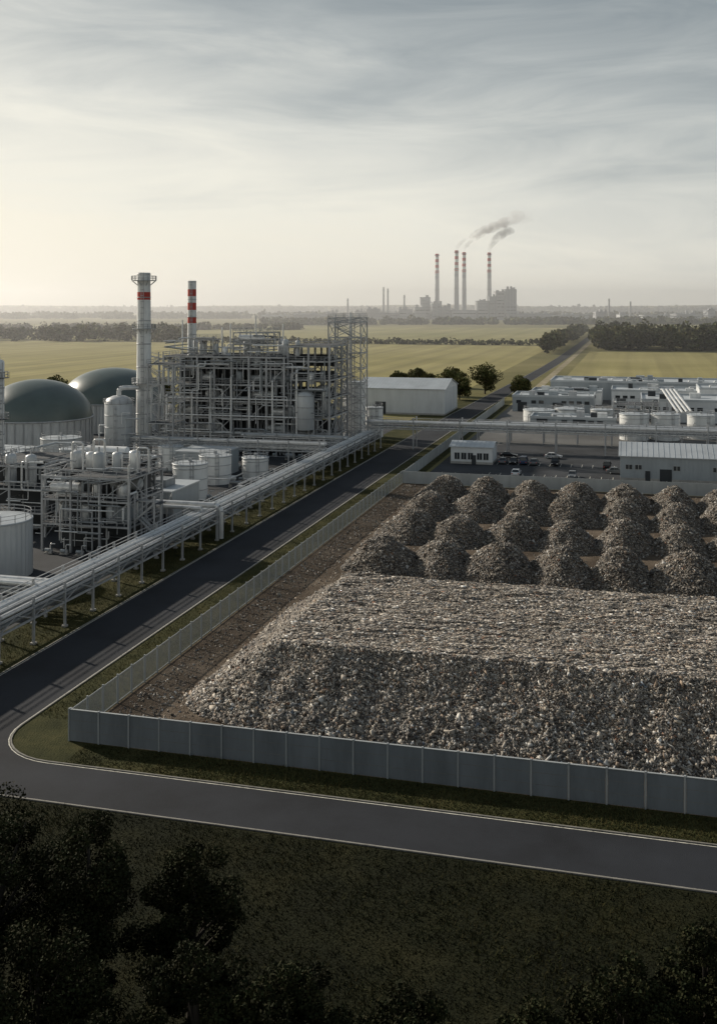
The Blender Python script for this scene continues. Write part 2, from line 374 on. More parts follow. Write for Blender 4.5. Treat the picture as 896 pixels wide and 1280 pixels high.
while len(C)<122000:
    if random.random()<.6: x=random.uniform(-46,26);y=random.uniform(90,101.5) if random.random()<.8 else random.uniform(90,134)
    else: x=random.uniform(-36,24);y=random.uniform(100,130)
    h=heap_h(x,y)
    if h<0.02: 
        if random.random()<.97 or x>-42: continue
        h=0
    front=(y<100.7 or x<-35.3)
    if front: s=min(.52,random.lognormvariate(math.log(.125+.05*max(0,1-h/4.5)),.45))
    else: s=min(.4,random.lognormvariate(math.log(.12),.35))
    C.append((x,y,h+s*.05)); S.append(s); FL.append(not front)
o=bpy.data.objects.new('loose_waste',pieces('loose_waste',np.array(C),np.array(S),1.05,np.array(FL))); scene.collection.objects.link(o); o.parent=heap
variants=[]
for k in range(6):
    ox=k*31.7
    el=random.uniform(.9,1.1)
    def hh(x,y,ox=ox,el=el):
        r=math.sqrt((x/5.6*el)**2+(y/6.6)**2+.02)-.06; a=noise.noise(Vector((x*.22+ox,y*.22,0)))*.17+noise.noise(Vector((x*.7+ox,y*.7,4)))*.04
        r2=r+a*min(1,r*2)
        if r2>=1: return -.1
        h=4.9*(1-r2)*(1+.2*math.sin(r2*3.14))
        return h+noise.fractal(Vector((x*.5+ox,y*.5,2)),.8,2.1,4)*.22
    me=grid_mesh('waste_mound',-6.8,6.8,-7.4,7.4,.4,hh,M['waste2']); C=[];S=[]
    while len(C)<4400:
        x=random.uniform(-6.6,6.6);y=random.uniform(-7.2,7.2);h=hh(x,y)
        if h<=0: continue
        s=min(.6,random.lognormvariate(math.log(.15),.42)); C.append((x,y,h+.03));S.append(s)
    variants.append((me,pieces('mound_pieces',np.array(C),np.array(S),.76)))
for r,s in enumerate((156,176.5,196,212.5)):
    for c in range(10):
        me,pm=random.choice(variants)
        o=bpy.data.objects.new('waste_mound',me); scene.collection.objects.link(o)
        x,y=W(-37.3+8.95*c+random.uniform(-.5,.5),s+random.uniform(-.7,.7)); o.location=(x,y,0)
        o.rotation_euler=(0,0,ANG+random.choice([0,math.pi])+random.uniform(-.25,.25)); o.scale=(random.uniform(.94,1.07),random.uniform(.95,1.05),random.uniform(.86,1.05))
        p=bpy.data.objects.new('loose_waste',pm); scene.collection.objects.link(p); p.parent=o
n=12000; C=np.stack([rng.uniform(-49,40,n),rng.uniform(87,227,n),np.full(n,.04)],1)
C[:n//2,0]=-49+rng.exponential(5,n//2)
o=bpy.data.objects.new('scattered_litter',pieces('scattered_litter',C,np.clip(rng.lognormal(math.log(.13),.4,n),0,.5),.8)); scene.collection.objects.link(o); o.rotation_euler=(0,0,ANG)
def tufts(name,regions,n,hmin,hmax,base,patch=.15):
    Vs=[];tot=sum((r[1]-r[0])*(r[3]-r[2]) for r in regions)
    for r in regions:
        k=int(n*(r[1]-r[0])*(r[3]-r[2])/tot); c=np.stack([rng.uniform(r[0],r[1],k),rng.uniform(r[2],r[3],k),np.zeros(k)],1)
        Vs.append(c)
    c=np.concatenate(Vs); k=len(c); a=rng.uniform(0,6.28,k); w=rng.uniform(.02,.05,k); h=rng.uniform(hmin,hmax,k)*rng.choice([.6,1,1.3],k)
    d=np.stack([np.cos(a)*w,np.sin(a)*w,np.zeros(k)],1); l=np.stack([rng.normal(0,.1,k),rng.normal(0,.1,k),h],1)
    pn=np.array([noise.noise(Vector((p[0]*patch,p[1]*patch,1)))+.5*noise.noise(Vector((p[0]*.6,p[1]*.6,1))) for p in c])
    l*=(1+.8*pn)[:,None]
    V=np.stack([c-d,c+d,c+l],1)
    col=np.array(base)*rng.uniform(.7,1.35,(k,1))*(1+.9*pn)[:,None]; col[:,0]*=rng.uniform(.85,1.25,k)
    o=bpy.data.objects.new(name,rawmesh(name,V,3,np.array([(0,1,2)]),np.clip(col,.002,1),M['grass_b'])); scene.collection.objects.link(o); o.rotation_euler=(0,0,ANG)
tufts('grass',[(-70,20,45,74.3)],130000,.06,.24,(.019,.020,.008))  # foreground blades, colour darkened to match the shade put into the grass
tufts('grass',[(-48,25,81.5,85.4)],24000,.06,.25,(.05,.05,.02))
tufts('grass',[(-55.9,-50.3,90,228),(-74,-66.5,95,300)],60000,.08,.25,(.06,.06,.025))
# ---------------------------------------------------------------- pipe racks
def rack_s(b,tc,s0,s1,w,z,pipes,lower=(),step=7,legs=True):
    n=int((s1-s0)/step)
    for i in range(n+1):
        s=s0+(s1-s0)*i/n
        for x in(tc-w/2,tc+w/2):
            b.box(x-.14,x+.14,s-.14,s+.14,0,z+1.3,'steel')
            b.box(x-.3,x+.3,s-.3,s+.3,0,.25,'conc')
        for zz in(z-1.3,z): b.box(tc-w/2,tc+w/2,s-.12,s+.12,zz-.15,zz+.13,'steel')
        if i<n:
            s2=s0+(s1-s0)*(i+1)/n
            for x in(tc-w/2,tc+w/2):
                b.beam((x,s,z-1.3),(x,(s+s2)/2,z),.12,'steel'); b.beam((x,(s+s2)/2,z),(x,s2,z-1.3),.12,'steel')
    for x in(tc-w/2,tc+w/2):
        for zz in(z-1.32,z): b.box(x-.1,x+.1,s0,s1,zz-.12,zz+.12,'steel')
        for zz in(z+.75,z+1.25): b.box(x-.05,x+.05,s0,s1,zz-.045,zz+.045,'steel')
    for i,(x,r) in enumerate(pipes):
        b.rod((tc+x,s0-1,z+.14+r),(tc+x,s1+1,z+.14+r),r,['pipe','pipe','tank','pipe','pipe2'][i%5],12)
        s=s0+random.uniform(0,4)
        while s<s1: b.rod((tc+x,s,z+.14+r),(tc+x,s+.25,z+.14+r),r*1.12,'steel',12); s+=random.choice([6,6,9,12])
    for x,r in lower: b.rod((tc+x,s0-1,z-1.16+r),(tc+x,s1+1,z-1.16+r),r,random.choice(['pipe','pipe2']),10)
def rack_t(b,sc,t0,t1,w,z,pipes,lower=(),step=7,rails=True,tall=1.3):
    n=max(1,int((t1-t0)/step))
    for i in range(n+1):
        t=t0+(t1-t0)*i/n
        for y in(sc-w/2,sc+w/2):
            b.box(t-.16,t+.16,y-.16,y+.16,0,z+(tall if rails else .2),'steel')
        for zz in(z-1.3,z): b.box(t-.12,t+.12,sc-w/2,sc+w/2,zz-.15,zz+.13,'steel')
        if i<n:
            t2=t0+(t1-t0)*(i+1)/n; m=max(1,round((t2-t)/4))
            for y in(sc-w/2,sc+w/2):
                for j in range(m):
                    ta=t+(t2-t)*j/m; tb=t+(t2-t)*(j+1)/m
                    b.beam((ta,y,z-1.3),((ta+tb)/2,y,z),.13,'steel'); b.beam(((ta+tb)/2,y,z),(tb,y,z-1.3),.13,'steel')
                    if rails: b.beam((ta,y,z),(ta,y,z+1.25),.1,'steel')
    for y in(sc-w/2,sc+w/2):
        for zz in(z-1.32,z): b.box(t0,t1,y-.1,y+.1,zz-.12,zz+.12,'steel')
        if rails:
            for zz in(z+.7,z+1.25): b.box(t0,t1,y-.06,y+.06,zz-.05,zz+.05,'steel')
    for i,(y,r) in enumerate(pipes): b.rod((t0-1,sc+y,z+.14+r),(t1+1,sc+y,z+.14+r),r,['pipe','tank','pipe','pipe2'][i%4],12)
    for y,r in lower: b.rod((t0-1,sc+y,z-1.16+r),(t1+1,sc+y,z-1.16+r),r,random.choice(['pipe','pipe2']),10)
b=MB(); rack_s(b,-70.5,88,284,4.4,4.4,[(-1.7,.24),(-1.1,.2),(-.5,.26),(.15,.2),(.75,.28),(1.35,.17),(1.8,.2)],[(-1.5,.25),(-.6,.3),(.5,.22),(1.4,.28)])
b.obj('pipe_rack',-70,186)
b=MB(); rack_t(b,286.5,-72,110,4.6,6.8,[(-1.6,.3),(-.7,.24),(.2,.34),(1.3,.25)],[(-1.4,.25),(-.4,.3),(.8,.22)],step=13,tall=1.9)
for y,r in((-1.6,.3),(-.7,.24),(.2,.34)): b.pipe([(-70.5+y*.5,283,4.9),(-70.5+y*.5,286.5+y,4.9),(-70.5+y*.5,286.5+y,7.1),(-66,286.5+y,7.1)],r*.9,'pipe')
b.obj('pipe_bridge',0,286)
b=MB(); rack_t(b,121,-125,-72.8,4,3.4,[(-1.4,.35),(-.5,.3),(.4,.35),(1.3,.25)],[(-1,.3),(.6,.3)],rails=False); b.obj('pipe_rack',-100,121)
b=MB(); rack_t(b,242,-128,-72.8,4,6,[(-1.5,.3),(-.6,.35),(.4,.25),(1.3,.35)],[(-1,.3),(.6,.3)]); b.obj('pipe_rack',-100,242)
b=MB(); rack_t(b,262,-100,-72.8,3,5,[(-1,.3),(0,.35),(1,.25)],[(-.8,.3)]); b.obj('pipe_rack',-90,262)
b=MB(); b.pipe([(-80,166,5.8),(-68,166,5.8),(-68,166,.2)],.5,'pipe',12); b.pipe([(-80,164.5,5.5),(-70.8,164.5,5.5),(-70.8,164.5,4.9)],.35,'pipe',12)
for t in(-78,-75): b.box(t-.12,t+.12,165.9,166.1,0,5.3,'steel')
b.obj('overhead_pipe',-74,166)
# ---------------------------------------------------------------- main process structure
b=MB()
lv=[5,9.5,14,18.5,23,26]
frame(b,-125,-90,7,264,284,3,lv,.5,.9,.3); frame(b,-89.6,-78,2,266,284,3,[5,10,15,20,25,29],.5,.85,.55)
rpipes(b,75,-125,-79,264,284,1,26,(.1,.15,.2,.3)); rpipes(b,60,-125,-78,263,265,1,25,(.08,.12,.18,.25))
for i in range(7):
    x=-123+i*6+random.uniform(-1,1); z=random.uniform(14,24); b.pipe([(x,263.3,1),(x,263.3,z),(x,266,z)],.3,'pipe',9)
for z in (4,8.6,13.2): b.rod((-124,263.2,z+1.6),(-84,263.2,z+1.6),.22,'pipe',8)
rpipes(b,20,-125,-85,264,284,26,31,(.1,.15,.2))
for i in range(18):
    x=-123+i*2.5+random.uniform(-.5,.5); k=random.choice(lv[:-1]); vessel(b,x,random.uniform(265.4,269),k+.4,random.uniform(2,3.4),random.uniform(.7,1.3),random.choice(['pipe','tank','pipe2']))
for z in lv[:-1]:
    for i in range(3):
        x=random.uniform(-122,-86); b.drum((x,266.4,z+1.8),(x+random.uniform(3,6),266.4,z+1.8),random.uniform(.8,1.2),random.choice(['pipe','pipe2','white','tank']))
    for i in range(6):
        x=random.uniform(-124,-82);y=random.uniform(268,280); b.box(x,x+random.uniform(1.5,4),y,y+3,z+.35,z+random.uniform(1.5,3.6),random.choice(['dark','clad2','dark','pipe2']))
    b.box(-124.5,-79,274,275,z+.35,z+3.6,'dark')  # dark screen on each deck, put in for the shade behind
b.box(-122,-92,273,280,.1,13.5,'dark'); b.box(-116,-100,272,281,14.5,22.5,'dark')  # big dark blocks stand for the shaded interior of the tower
vessel(b,-84,264.2,7,9,2.3,'tank'); vessel(b,-81.5,272,10.5,7,1.8,'tank')
for i in range(9):
    x=-121+i*4.2; vessel(b,x,random.uniform(267,280),26.4,random.uniform(1.5,4),random.uniform(.6,1.1),random.choice(['pipe','tank']))
frame(b,-119,-112,2,268,275,2,[30.5],.3,.7,.6); frame(b,-106,-96,2,268,278,2,[29.5,32.5],.3,.7,.5)
rpipes(b,14,-106,-96,268,278,27,33,(.12,.2)); b.drum((-105,270,31),(-98,270,31),1,'pipe')
for x,h in((-123,36),(-111,34),(-101,37),(-93,35),(-108.5,35)): b.rod((x,272,26),(x,272,h),.2,'pipe',8); 
stairs(b,-130.5,264,4,3,0,26)
for i in range(12): pump(b,-124+i*3.6,261.2,0.02)
b.obj('process_tower_structure',-100,274)
b=MB()
def lattice(b,x0,x1,y0,y1,z1,st,cw=.3):
    z=0
    for x in(x0,x1):
        for y in(y0,y1): b.box(x-cw/2,x+cw/2,y-cw/2,y+cw/2,0,z1,'steel')
    while z<z1-.1:
        zn=min(z+st,z1)
        for (p,q) in (((x0,y0),(x1,y0)),((x1,y0),(x1,y1)),((x1,y1),(x0,y1)),((x0,y1),(x0,y0))):
            b.beam((*p,zn),(*q,zn),cw*.75,'steel'); b.beam((*p,z),(*q,zn),cw*.55,'steel'); b.beam((*q,z),(*p,zn),cw*.55,'steel')
        z=zn
    rail(b,[(x0,y0),(x1,y0),(x1,y1),(x0,y1)],z1)
lattice(b,-84,-74.5,285.5,293,36.5,4.4); stairs(b,-82.5,287,5,3,0,35); b.rod((-79,291,0),(-79,291,38),.4,'pipe',10)
b.obj('lattice_stair_tower',-80,289)
def chimney(name,t,s,r0,r1,H,bands,seg=28,plats=(),top=None):
    b=MB(); z=0; zs=[0]
    for (a,c) in bands: zs+= [a,c]
    zs.append(H); 
    for i in range(len(zs)-1):
        m='red' if i%2 else 'white'; f=lambda z:r0+(r1-r0)*z/H
        n=max(1,int((zs[i+1]-zs[i])/3)); 
        b.lathe(t,s,[(f(zs[i]+(zs[i+1]-zs[i])*k/n),zs[i]+(zs[i+1]-zs[i])*k/n) for k in range(n+1)],m,seg)
    b.lathe(t,s,[(r1,H),(r1*.82,H),(r1*.8,H-3)],'dark',seg)
    z=6
    while z<H: b.lathe(t,s,[(r0+(r1-r0)*z/H,z),(r0+(r1-r0)*z/H+.1,z+.05),(r0+(r1-r0)*z/H+.1,z+.2),(r0+(r1-r0)*z/H,z+.25)],'steel',seg); z+=6
    for pz,pr in plats:
        rr=r0+(r1-r0)*pz/H
        b.lathe(t,s,[(rr,pz),(rr+pr,pz),(rr+pr,pz+.15),(rr,pz+.15)],'steel',seg,False)
        pts=[(t+(rr+pr)*math.cos(a*math.pi/8),s+(rr+pr)*math.sin(a*math.pi/8)) for a in range(16)]; rail(b,pts,pz+.15,step=3,w=.1)
        for a in range(8): b.beam((t+rr*math.cos(a*.785),s+rr*math.sin(a*.785),pz-1.2),(t+(rr+pr)*math.cos(a*.785),s+(rr+pr)*math.sin(a*.785),pz),.12,'steel')
    ladder(b,t+r0*.3,s-r0*1.05,0,H); return b.obj(name,t,s)
chimney('striped_chimney',-122,246,2.1,1.65,48.5,[(41.5,43.5)],plats=((46.4,1.5),(34,1.2),(20,1.2)))
chimney('striped_chimney',-145.7,330,1.6,1.45,48.5,[(34,36),(38.5,41),(43.2,45.6)],plats=())
b=MB(); vessel(b,-126.5,241,.2,15,3.6,'tank',28); rail(b,[(-126.5+3.9*math.cos(a*.524),241+3.9*math.sin(a*.524)) for a in range(12)],15.2,step=3); b.pipe([(-126.5,241,17),(-126.5,241,19),(-122.5,244,19)],.6,'pipe'); ladder(b,-125.5,237,0,15); rpipes(b,12,-131,-118,236,239,.5,14,(.12,.2)); b.obj('storage_silo',-126,241)
b=MB(); frame(b,-119.5,-112.5,1,243,250,1,[5,10,15,20,25],.3,.9,.6); rpipes(b,14,-119,-113,243,250,1,24); b.obj('access_platform_tower',-116,246)
def dome(t,s,r,hw_,hd):
    b=MB(); b.lathe(t,s,[(r,0),(r,hw_)],'tank',160,False,.12)
    b.lathe(t,s,[(r+.12,hw_-.25),(r+.45,hw_-.2),(r+.45,hw_+.15),(r+.1,hw_+.2)],'steel',80)
    b.lathe(t,s,[((r+.1)*math.cos(a*math.pi/2/14),hw_+.2+hd*math.sin(a*math.pi/2/14)) for a in range(15)],'dome',80)
    for k in range(40):
        a=k*math.pi/20; b.beam((t+(r+.15)*math.cos(a),s+(r+.15)*math.sin(a),0),(t+(r+.15)*math.cos(a),s+(r+.15)*math.sin(a),hw_),.18,'steel')
    b.obj('biogas_digester_dome',t,s)
dome(-161,259,14.9,8.8,10.4); dome(-164,309,16.6,9,10.5)
def tank(t,s,r,h,name='storage_tank',m='tank',corr=.05,ring=True,roof=.12):
    b=MB(); seg=max(40,int(r*14)//2*2); b.lathe(t,s,[(r,0),(r,h)],m,seg,corr==0,corr)
    b.lathe(t,s,[(r+.05,h-.15),(r+.15,h-.1),(r+.15,h+.1),(r,h+.12),(r*.5,h+r*roof*.7),(.01,h+r*roof)],'roof',seg)
    rail(b,[(t+(r-.1)*math.cos(a*2*math.pi/16),s+(r-.1)*math.sin(a*2*math.pi/16)) for a in range(16)],h+.1,step=2.5,w=.07)
    ladder(b,t+r*.5,s-r*.9,0,h+1)
    if ring:
        for z in np.arange(2,h,2.2): b.lathe(t,s,[(r+corr,z),(r+.1+corr,z+.03),(r+.1+corr,z+.12),(r+corr,z+.15)],'steel',seg)
    b.pipe([(t-r*.6,s-r*.85-.8,.2),(t-r*.6,s-r*.85-.8,h*.7),(t-r*.5,s-r*.7,h*.7)],.15,'pipe'); b.box(t-.3,t+.3,s-.3,s+.3,h+r*roof,h+r*roof+.6,'steel')
    b.obj(name,t,s)
tank(-92,136,5.6,8.2,corr=.09,ring=False)
tank(-88.7,200,3.6,7.3,m='white',corr=0); tank(-91,219,3.6,6.2,m='white',corr=0); tank(-84,226,3,5,m='white',corr=0)
tank(-140,236,5,6.5); tank(-128,222,3.5,6); tank(-108,232,3,6,m='white',corr=0); tank(-81,303,3.4,17,m='white',corr=0,ring=True); tank(-76,308,2.6,9,m='white',corr=0)
tank(-118,190,4,6); tank(-133,205,4,7); tank(-110,210,3,5.5,m='white',corr=0)
for t,s,r,h in((-21,365,5,4.6),(-31,362,5.4,4.2),(.5,322,4.3,7.6),(9.5,324,4.2,7.6),(-10,368,4,4.2),(20,330,4,7)): tank(t,s,r,h,m='white',corr=0)
b=MB(); vessel(b,-119,178,0,29,.95,'pipe',16); ladder(b,-118,177,0,29)
for z in(10,18,26): rail(b,[(-119+1.8*math.cos(a*.785),178+1.8*math.sin(a*.785)) for a in range(8)],z,step=3); b.lathe(-119,178,[(.9,z-.1),(1.9,z-.1),(1.9,z),(.9,z)],'grate',16,False)
b.obj('distillation_column',-119,178)
b=MB(); frame(b,-93,-77.5,3,151,163,2,[4.5,8.5,12.2],.35,.95,.35)
rpipes(b,34,-93,-77.5,151,163,.6,14.6,(.07,.1,.14,.2)); rpipes(b,26,-93,-77.5,150.3,151.5,.6,12,(.06,.09,.13))
for x in(-91.5,-88.6,-85.8,-83,-80.2): vessel(b,x,random.uniform(153,160),12.5,random.uniform(1.6,3.4),random.uniform(.7,1.1),random.choice(['pipe','tank']))
for x in(-90,-86,-81.5): vessel(b,x,153,4.8,2.6,1.0,random.choice(['tank','pipe','white'])); vessel(b,x+1.6,153.4,8.8,2.0,.8,random.choice(['tank','pipe','pipe2']))
b.drum((-92,152.6,10.2),(-87,152.6,10.2),.9,'pipe'); b.drum((-84,158,10.3),(-79,158,10.3),1.0,'tank'); b.box(-91.5,-79,155,161,.1,3.8,'dark'); b.box(-81,-78.5,153,158,4.9,7.5,'clad2'); b.box(-92,-79,157,162,4.8,8,'dark'); b.box(-92,-79,158,162,8.8,11.6,'dark')  # the dark boxes stand for shade beneath the decks
for x,z in((-91,17),(-87,17.6),(-79,16.5)): b.pipe([(x,157,12),(x,157,z),(x+2,157,z),(x+2,157,12.5)],.18,'pipe')
for i in range(5): pump(b,-91+i*2.8,149.6,.02)
stairs(b,-77,152,3.4,2.4,0,8.5)
b.obj('process_skid',-85,157)
b=MB(); frame(b,-112,-98,2,160,176,2,[4,8,12],.35,.95,.4); rpipes(b,30,-112,-98,160,176,.6,14,(.08,.13,.2))
for x in(-110,-106,-102): vessel(b,x,162,8.4,5,1.0,'tank')
b.box(-111,-99,165,172,0,11,'dark'); b.obj('process_skid',-105,168)  # dark core put in as interior shade
b=MB(); frame(b,-112,-97,3,192,204,2,[4,8],.3,.95,.4); rpipes(b,26,-112,-97,192,204,.6,10,(.1,.16,.22)); b.drum((-110,196,9.5),(-101,196,9.5),1.3,'white'); b.box(-111,-98,197,203,0,7.4,'dark'); b.obj('process_skid',-105,198)  # its dark box likewise stands for shade under the deck
b=MB(); b.box(-86.5,-78.5,169,181,0,7,'clad2'); b.box(-86.7,-78.3,168.8,181.2,7,7.25,'roof'); b.box(-84,-81,172,176,7.26,8.6,'pipe2')
for x in(-85,-82,-79.6): b.box(x-.5,x+.5,168.93,169.0,1,3.2,'dark')
for k in range(9): b.box(-86.5+k,-86.4+k,168.94,169,0,6.9,'steel')
rpipes(b,10,-86,-78,168.2,168.7,.5,7,(.08,.12,.18)); b.obj('equipment_building',-82,175)
b=MB(); b.box(-104,-92,226,236,0,5.5,'clad2'); b.box(-104.2,-91.8,225.8,236.2,5.5,5.8,'roof'); rpipes(b,12,-104,-90,224,226,.5,6); b.obj('equipment_building',-98,231)
b=MB(); b.box(-150,-138,212,222,0,6,'clad'); b.box(-150.2,-137.8,211.8,222.2,6,6.3,'roof'); b.box(-147,-145,211.93,212,0,2.6,'dark'); b.obj('equipment_building',-144,217)
b=MB()
for i in range(50):
    x=random.uniform(-135,-77);y=random.uniform(180,258)
    if abs(y-242)<4: continue
    b.drum((x,y,1.1),(x+random.uniform(1,3),y,1.1),random.uniform(.4,.8),random.choice(['pipe','pipe2','tank','white'])); b.box(x-.2,x+.3,y-.4,y+.4,0,.8,'conc')
rpipes(b,40,-135,-76,180,256,.4,3.2,(.1,.15,.2)); 
for i in range(20): pump(b,random.uniform(-95,-77),random.uniform(186,238),.02)
b.obj('ground_pipework',-105,220)
# ---------------------------------------------------------------- buildings
def gable(name,t0,t1,s0,s1,eave,ridge,wall='clad',win=(),along='t',doors=()):
    b=MB(); b.box(t0,t1,s0,s1,0,eave,wall); b.box(t0-.05,t1+.05,s0-.05,s1+.05,0,.6,'conc')
    o=.4
    sm=(s0+s1)/2
    b.add([(t0,s0,eave),(t0,s1,eave),(t0,sm,ridge-.1)],[(0,2,1)],wall); b.add([(t1,s0,eave),(t1,s1,eave),(t1,sm,ridge-.1)],[(0,1,2)],wall)
    for sa,sb in((s0-o,sm),(s1+o,sm)):
        b.add([(t0-o,sa,eave+.02),(t1+o,sa,eave+.02),(t1+o,sb,ridge),(t0-o,sb,ridge),(t0-o,sa,eave+.2),(t1+o,sa,eave+.2),(t1+o,sb,ridge+.18),(t0-o,sb,ridge+.18)],[(0,1,2,3),(4,5,6,7),(0,1,5,4),(1,2,6,5),(3,0,4,7)],'roof')
    k=t0
    while k<t1: 
        b.beam((k,s0-o,eave+.22),(k,sm,ridge+.2),.08,'roof'); k+=1.2
    k=t0+.6
    while k<t1: b.box(k-.04,k+.04,s0-.05,s0+.0,.62,eave-.05,wall); k+=.9
    k=s0+.6
    while k<s1: b.box(t1,t1+.05,k-.04,k+.04,.62,eave-.05,wall); b.box(t0-.05,t0,k-.04,k+.04,.62,eave-.05,wall); k+=.9
    for (x,z,w,h) in win:
        b.box(x-.08,x+w+.08,s0-.09,s0-.01,z-.08,z+h+.08,'steel'); b.box(x,x+w,s0-.11,s0-.02,z,z+h,'glass'); b.box(x+w/2-.03,x+w/2+.03,s0-.13,s0-.1,z,z+h,'white')
    for (x,w,h) in doors: b.box(x,x+w,s0-.1,s0-.01,0.02,h,'dark')
    return b.obj(name,(t0+t1)/2,(s0+s1)/2)
gable('warehouse',-99,-66,374,402,9.3,12.4,'clad',doors=[(-92,4,4.5)])
gable('office_building',-44.5,-34,261,270,4.2,5.2,'clad',[(-43.5+i*1.7,1.2,1.2,1.6) for i in range(3)]+[(-37.8+i*1.6,1.2,1.2,1.6) for i in range(2)],doors=[(-39.2,1.1,2.3)])
gable('warehouse',-2.7,42,246,260,5.4,7.8,'clad2',[(-1.5,2.6,1.4,1),(0.6,2.6,1.4,1),(9,2.6,1.4,1),(17.5,2.6,1.4,1),(22,2.6,1.4,1)],doors=[(2.8,1.1,2.3),(6.0,2.6,2.8)])
def flat(name,t0,t1,s0,s1,h,wall='clad',band=True,units=6,h2=0):
    b=MB(); b.box(t0,t1,s0,s1,0,h,wall); b.box(t0+.3,t1-.3,s0+.3,s1-.3,h-.3,h+.01,'roof')
    for (a,c,d,e) in((t0-.1,t1+.1,s0-.1,s0+.25),(t0-.1,t1+.1,s1-.25,s1+.1),(t0-.1,t0+.25,s0+.25,s1-.25),(t1-.25,t1+.1,s0+.25,s1-.25)): b.box(a,c,d,e,h-.1,h+.7,'roof')
    if band:
        x=t0+1.5
        while x<t1-2.5:
            if random.random()<.75: b.box(x,x+1.8,s0-.05,s0+.02,h*.55,h*.55+1.2,'glass')
            x+=2.8
        b.box(t0+2,t0+5.5,s0-.06,s0+.02,.02,3.6,'dark'); b.box((t0+t1)/2,(t0+t1)/2+4,s0-.06,s0+.02,.02,3.6,'dark')
    for i in range(units):
        x=random.uniform(t0+2,t1-5);y=random.uniform(s0+2,s1-4); hh=random.uniform(.9,2.2); b.box(x,x+random.uniform(1.5,4),y,y+2.5,h+.02,h+hh,random.choice(['clad2','pipe','steel','dark'])); 
    for i in range(units//2): x=random.uniform(t0+2,t1-8); y=random.uniform(s0+1,s1-2); b.pipe([(x,y,h),(x,y,h+1),(x+6,y,h+1),(x+6,y,h)],.3,'pipe')
    return b.obj(name,(t0+t1)/2,(s0+s1)/2)
flat('factory_building',-44,-14,396,414,5.6,'clad2'); flat('factory_building',3,72,372,398,7.2,'clad',units=14); flat('factory_building',-34,60,452,480,7.5,'clad2',units=20)
flat('factory_building',-8,34,420,440,6.5,'clad',units=10); flat('factory_building',-40,-12,430,446,4.8,'clad',units=6); flat('factory_building',24,90,405,425,9,'clad',units=10)
flat('factory_building',26,60,318,340,6,'clad2',units=8); flat('factory_building',45,110,500,530,10,'clad2',units=8); flat('factory_building',-32,-5,340,352,3.6,'clad2',units=5)
b=MB()
for k in range(4): b.rod((14+k*1.3,344,6+k*.2),(10+k*1.3,374,11),.4,'pipe',8)
for t in(11,15): b.box(t-.2,t+.2,358,358.4,0,8,'steel')
frame(b,-6,8,3,345,356,2,[4,8],.3,.8,.4); rpipes(b,30,-6,8,345,356,.5,9,(.12,.2,.25)); b.obj('conveyor_and_pipework',5,350)
b=MB(); rack_t(b,306,-44,90,3.5,5,[(-1.2,.3),(-.3,.25),(.7,.35)],[(-.8,.25),(.4,.3)],step=9); b.obj('pipe_rack',0,306)
b=MB()
frame(b,62,80,3,296,312,2,[5,10],.3,.8,.4); rpipes(b,30,62,80,296,312,.5,12,(.15,.25)); b.obj('process_skid',70,304)
b=MB()
for i in range(16): b.box(-33+i*2.6,-32.9+i*2.6,262,267,.016,.0165,'line')
for i in range(12): b.box(-33+i*2.6,-32.9+i*2.6,244,249,.016,.0165,'line')
b.obj('parking_bay_marking')
# ---------------------------------------------------------------- cars
def car(t,s,rot,paint,van=False):
    b=MB(); L,Wd=4.5,1.84; hb=.95 if not van else 1.1; hr=1.5 if not van else 2.0
    prof=[(-2.22,.35),(-2.25,.75),(-2.1,hb),(-1.0 if not van else -1.9,hb+.05),(1.0,hb+.03),(2.0,hb-.12),(2.25,.68),(2.22,.32)]
    def ext(prof,w0,w1,m,zs=None):
        n=len(prof); vs=[(p[0],-w0/2,p[1]) for p in prof]+[(p[0],w0/2,p[1]) for p in prof]
        b.add(vs,[tuple(range(n)),tuple(range(2*n-1,n-1,-1))]+[(i,n+i,n+(i+1)%n,(i+1)%n) for i in range(n)],m)
    ext(prof,Wd,Wd,paint)
    x0,x1=(-1.7,.95) if not van else (-2.1,1.2); X0,X1=(-1.15,.25) if not van else (-1.95,.7); w=Wd*.48; wr=Wd*.38; zb=hb+.035
    vs=[(x0,-w,zb),(x1,-w,zb),(x1,w,zb),(x0,w,zb),(X0,-wr,hr-.04),(X1,-wr,hr-.04),(X1,wr,hr-.04),(X0,wr,hr-.04)]
    b.add(vs,[(4,5,6,7),(0,1,5,4),(1,2,6,5),(2,3,7,6),(3,0,4,7)],'glass'); b.box(X0-.03,X1+.03,-wr-.03,wr+.03,hr-.04,hr+.02,paint)
    for sy in(-1,1):
        b.beam((x0,sy*w,zb),(X0,sy*wr,hr),.09,paint); b.beam((x1,sy*w,zb),(X1,sy*wr,hr),.08,paint); b.beam(((x0+x1)/2-.1,sy*w,zb),((X0+X1)/2,sy*wr,hr),.08,paint)
        for wx in(-1.38,1.4):
            b.rod((wx,sy*(Wd/2-.2),.33),(wx,sy*(Wd/2+.02),.33),.33,'tyre',16); b.rod((wx,sy*(Wd/2+.02),.33),(wx,sy*(Wd/2+.035),.33),.2,'pipe',10)
        b.box(2.1,2.27,sy*.65-.18,sy*.65+.18,.62,.76,'white'); b.box(-2.28,-2.1,sy*.7-.14,sy*.7+.14,.66,.85,'red'); b.box(.75,.95,sy*1.0-.1,sy*1.0+.1,hb,hb+.14,paint)
    me_o=b.obj('parked_car'); x,y=W(t,s); me_o.location=(x,y,.012); me_o.rotation_euler=(0,0,ANG+rot)
H_=math.pi/2
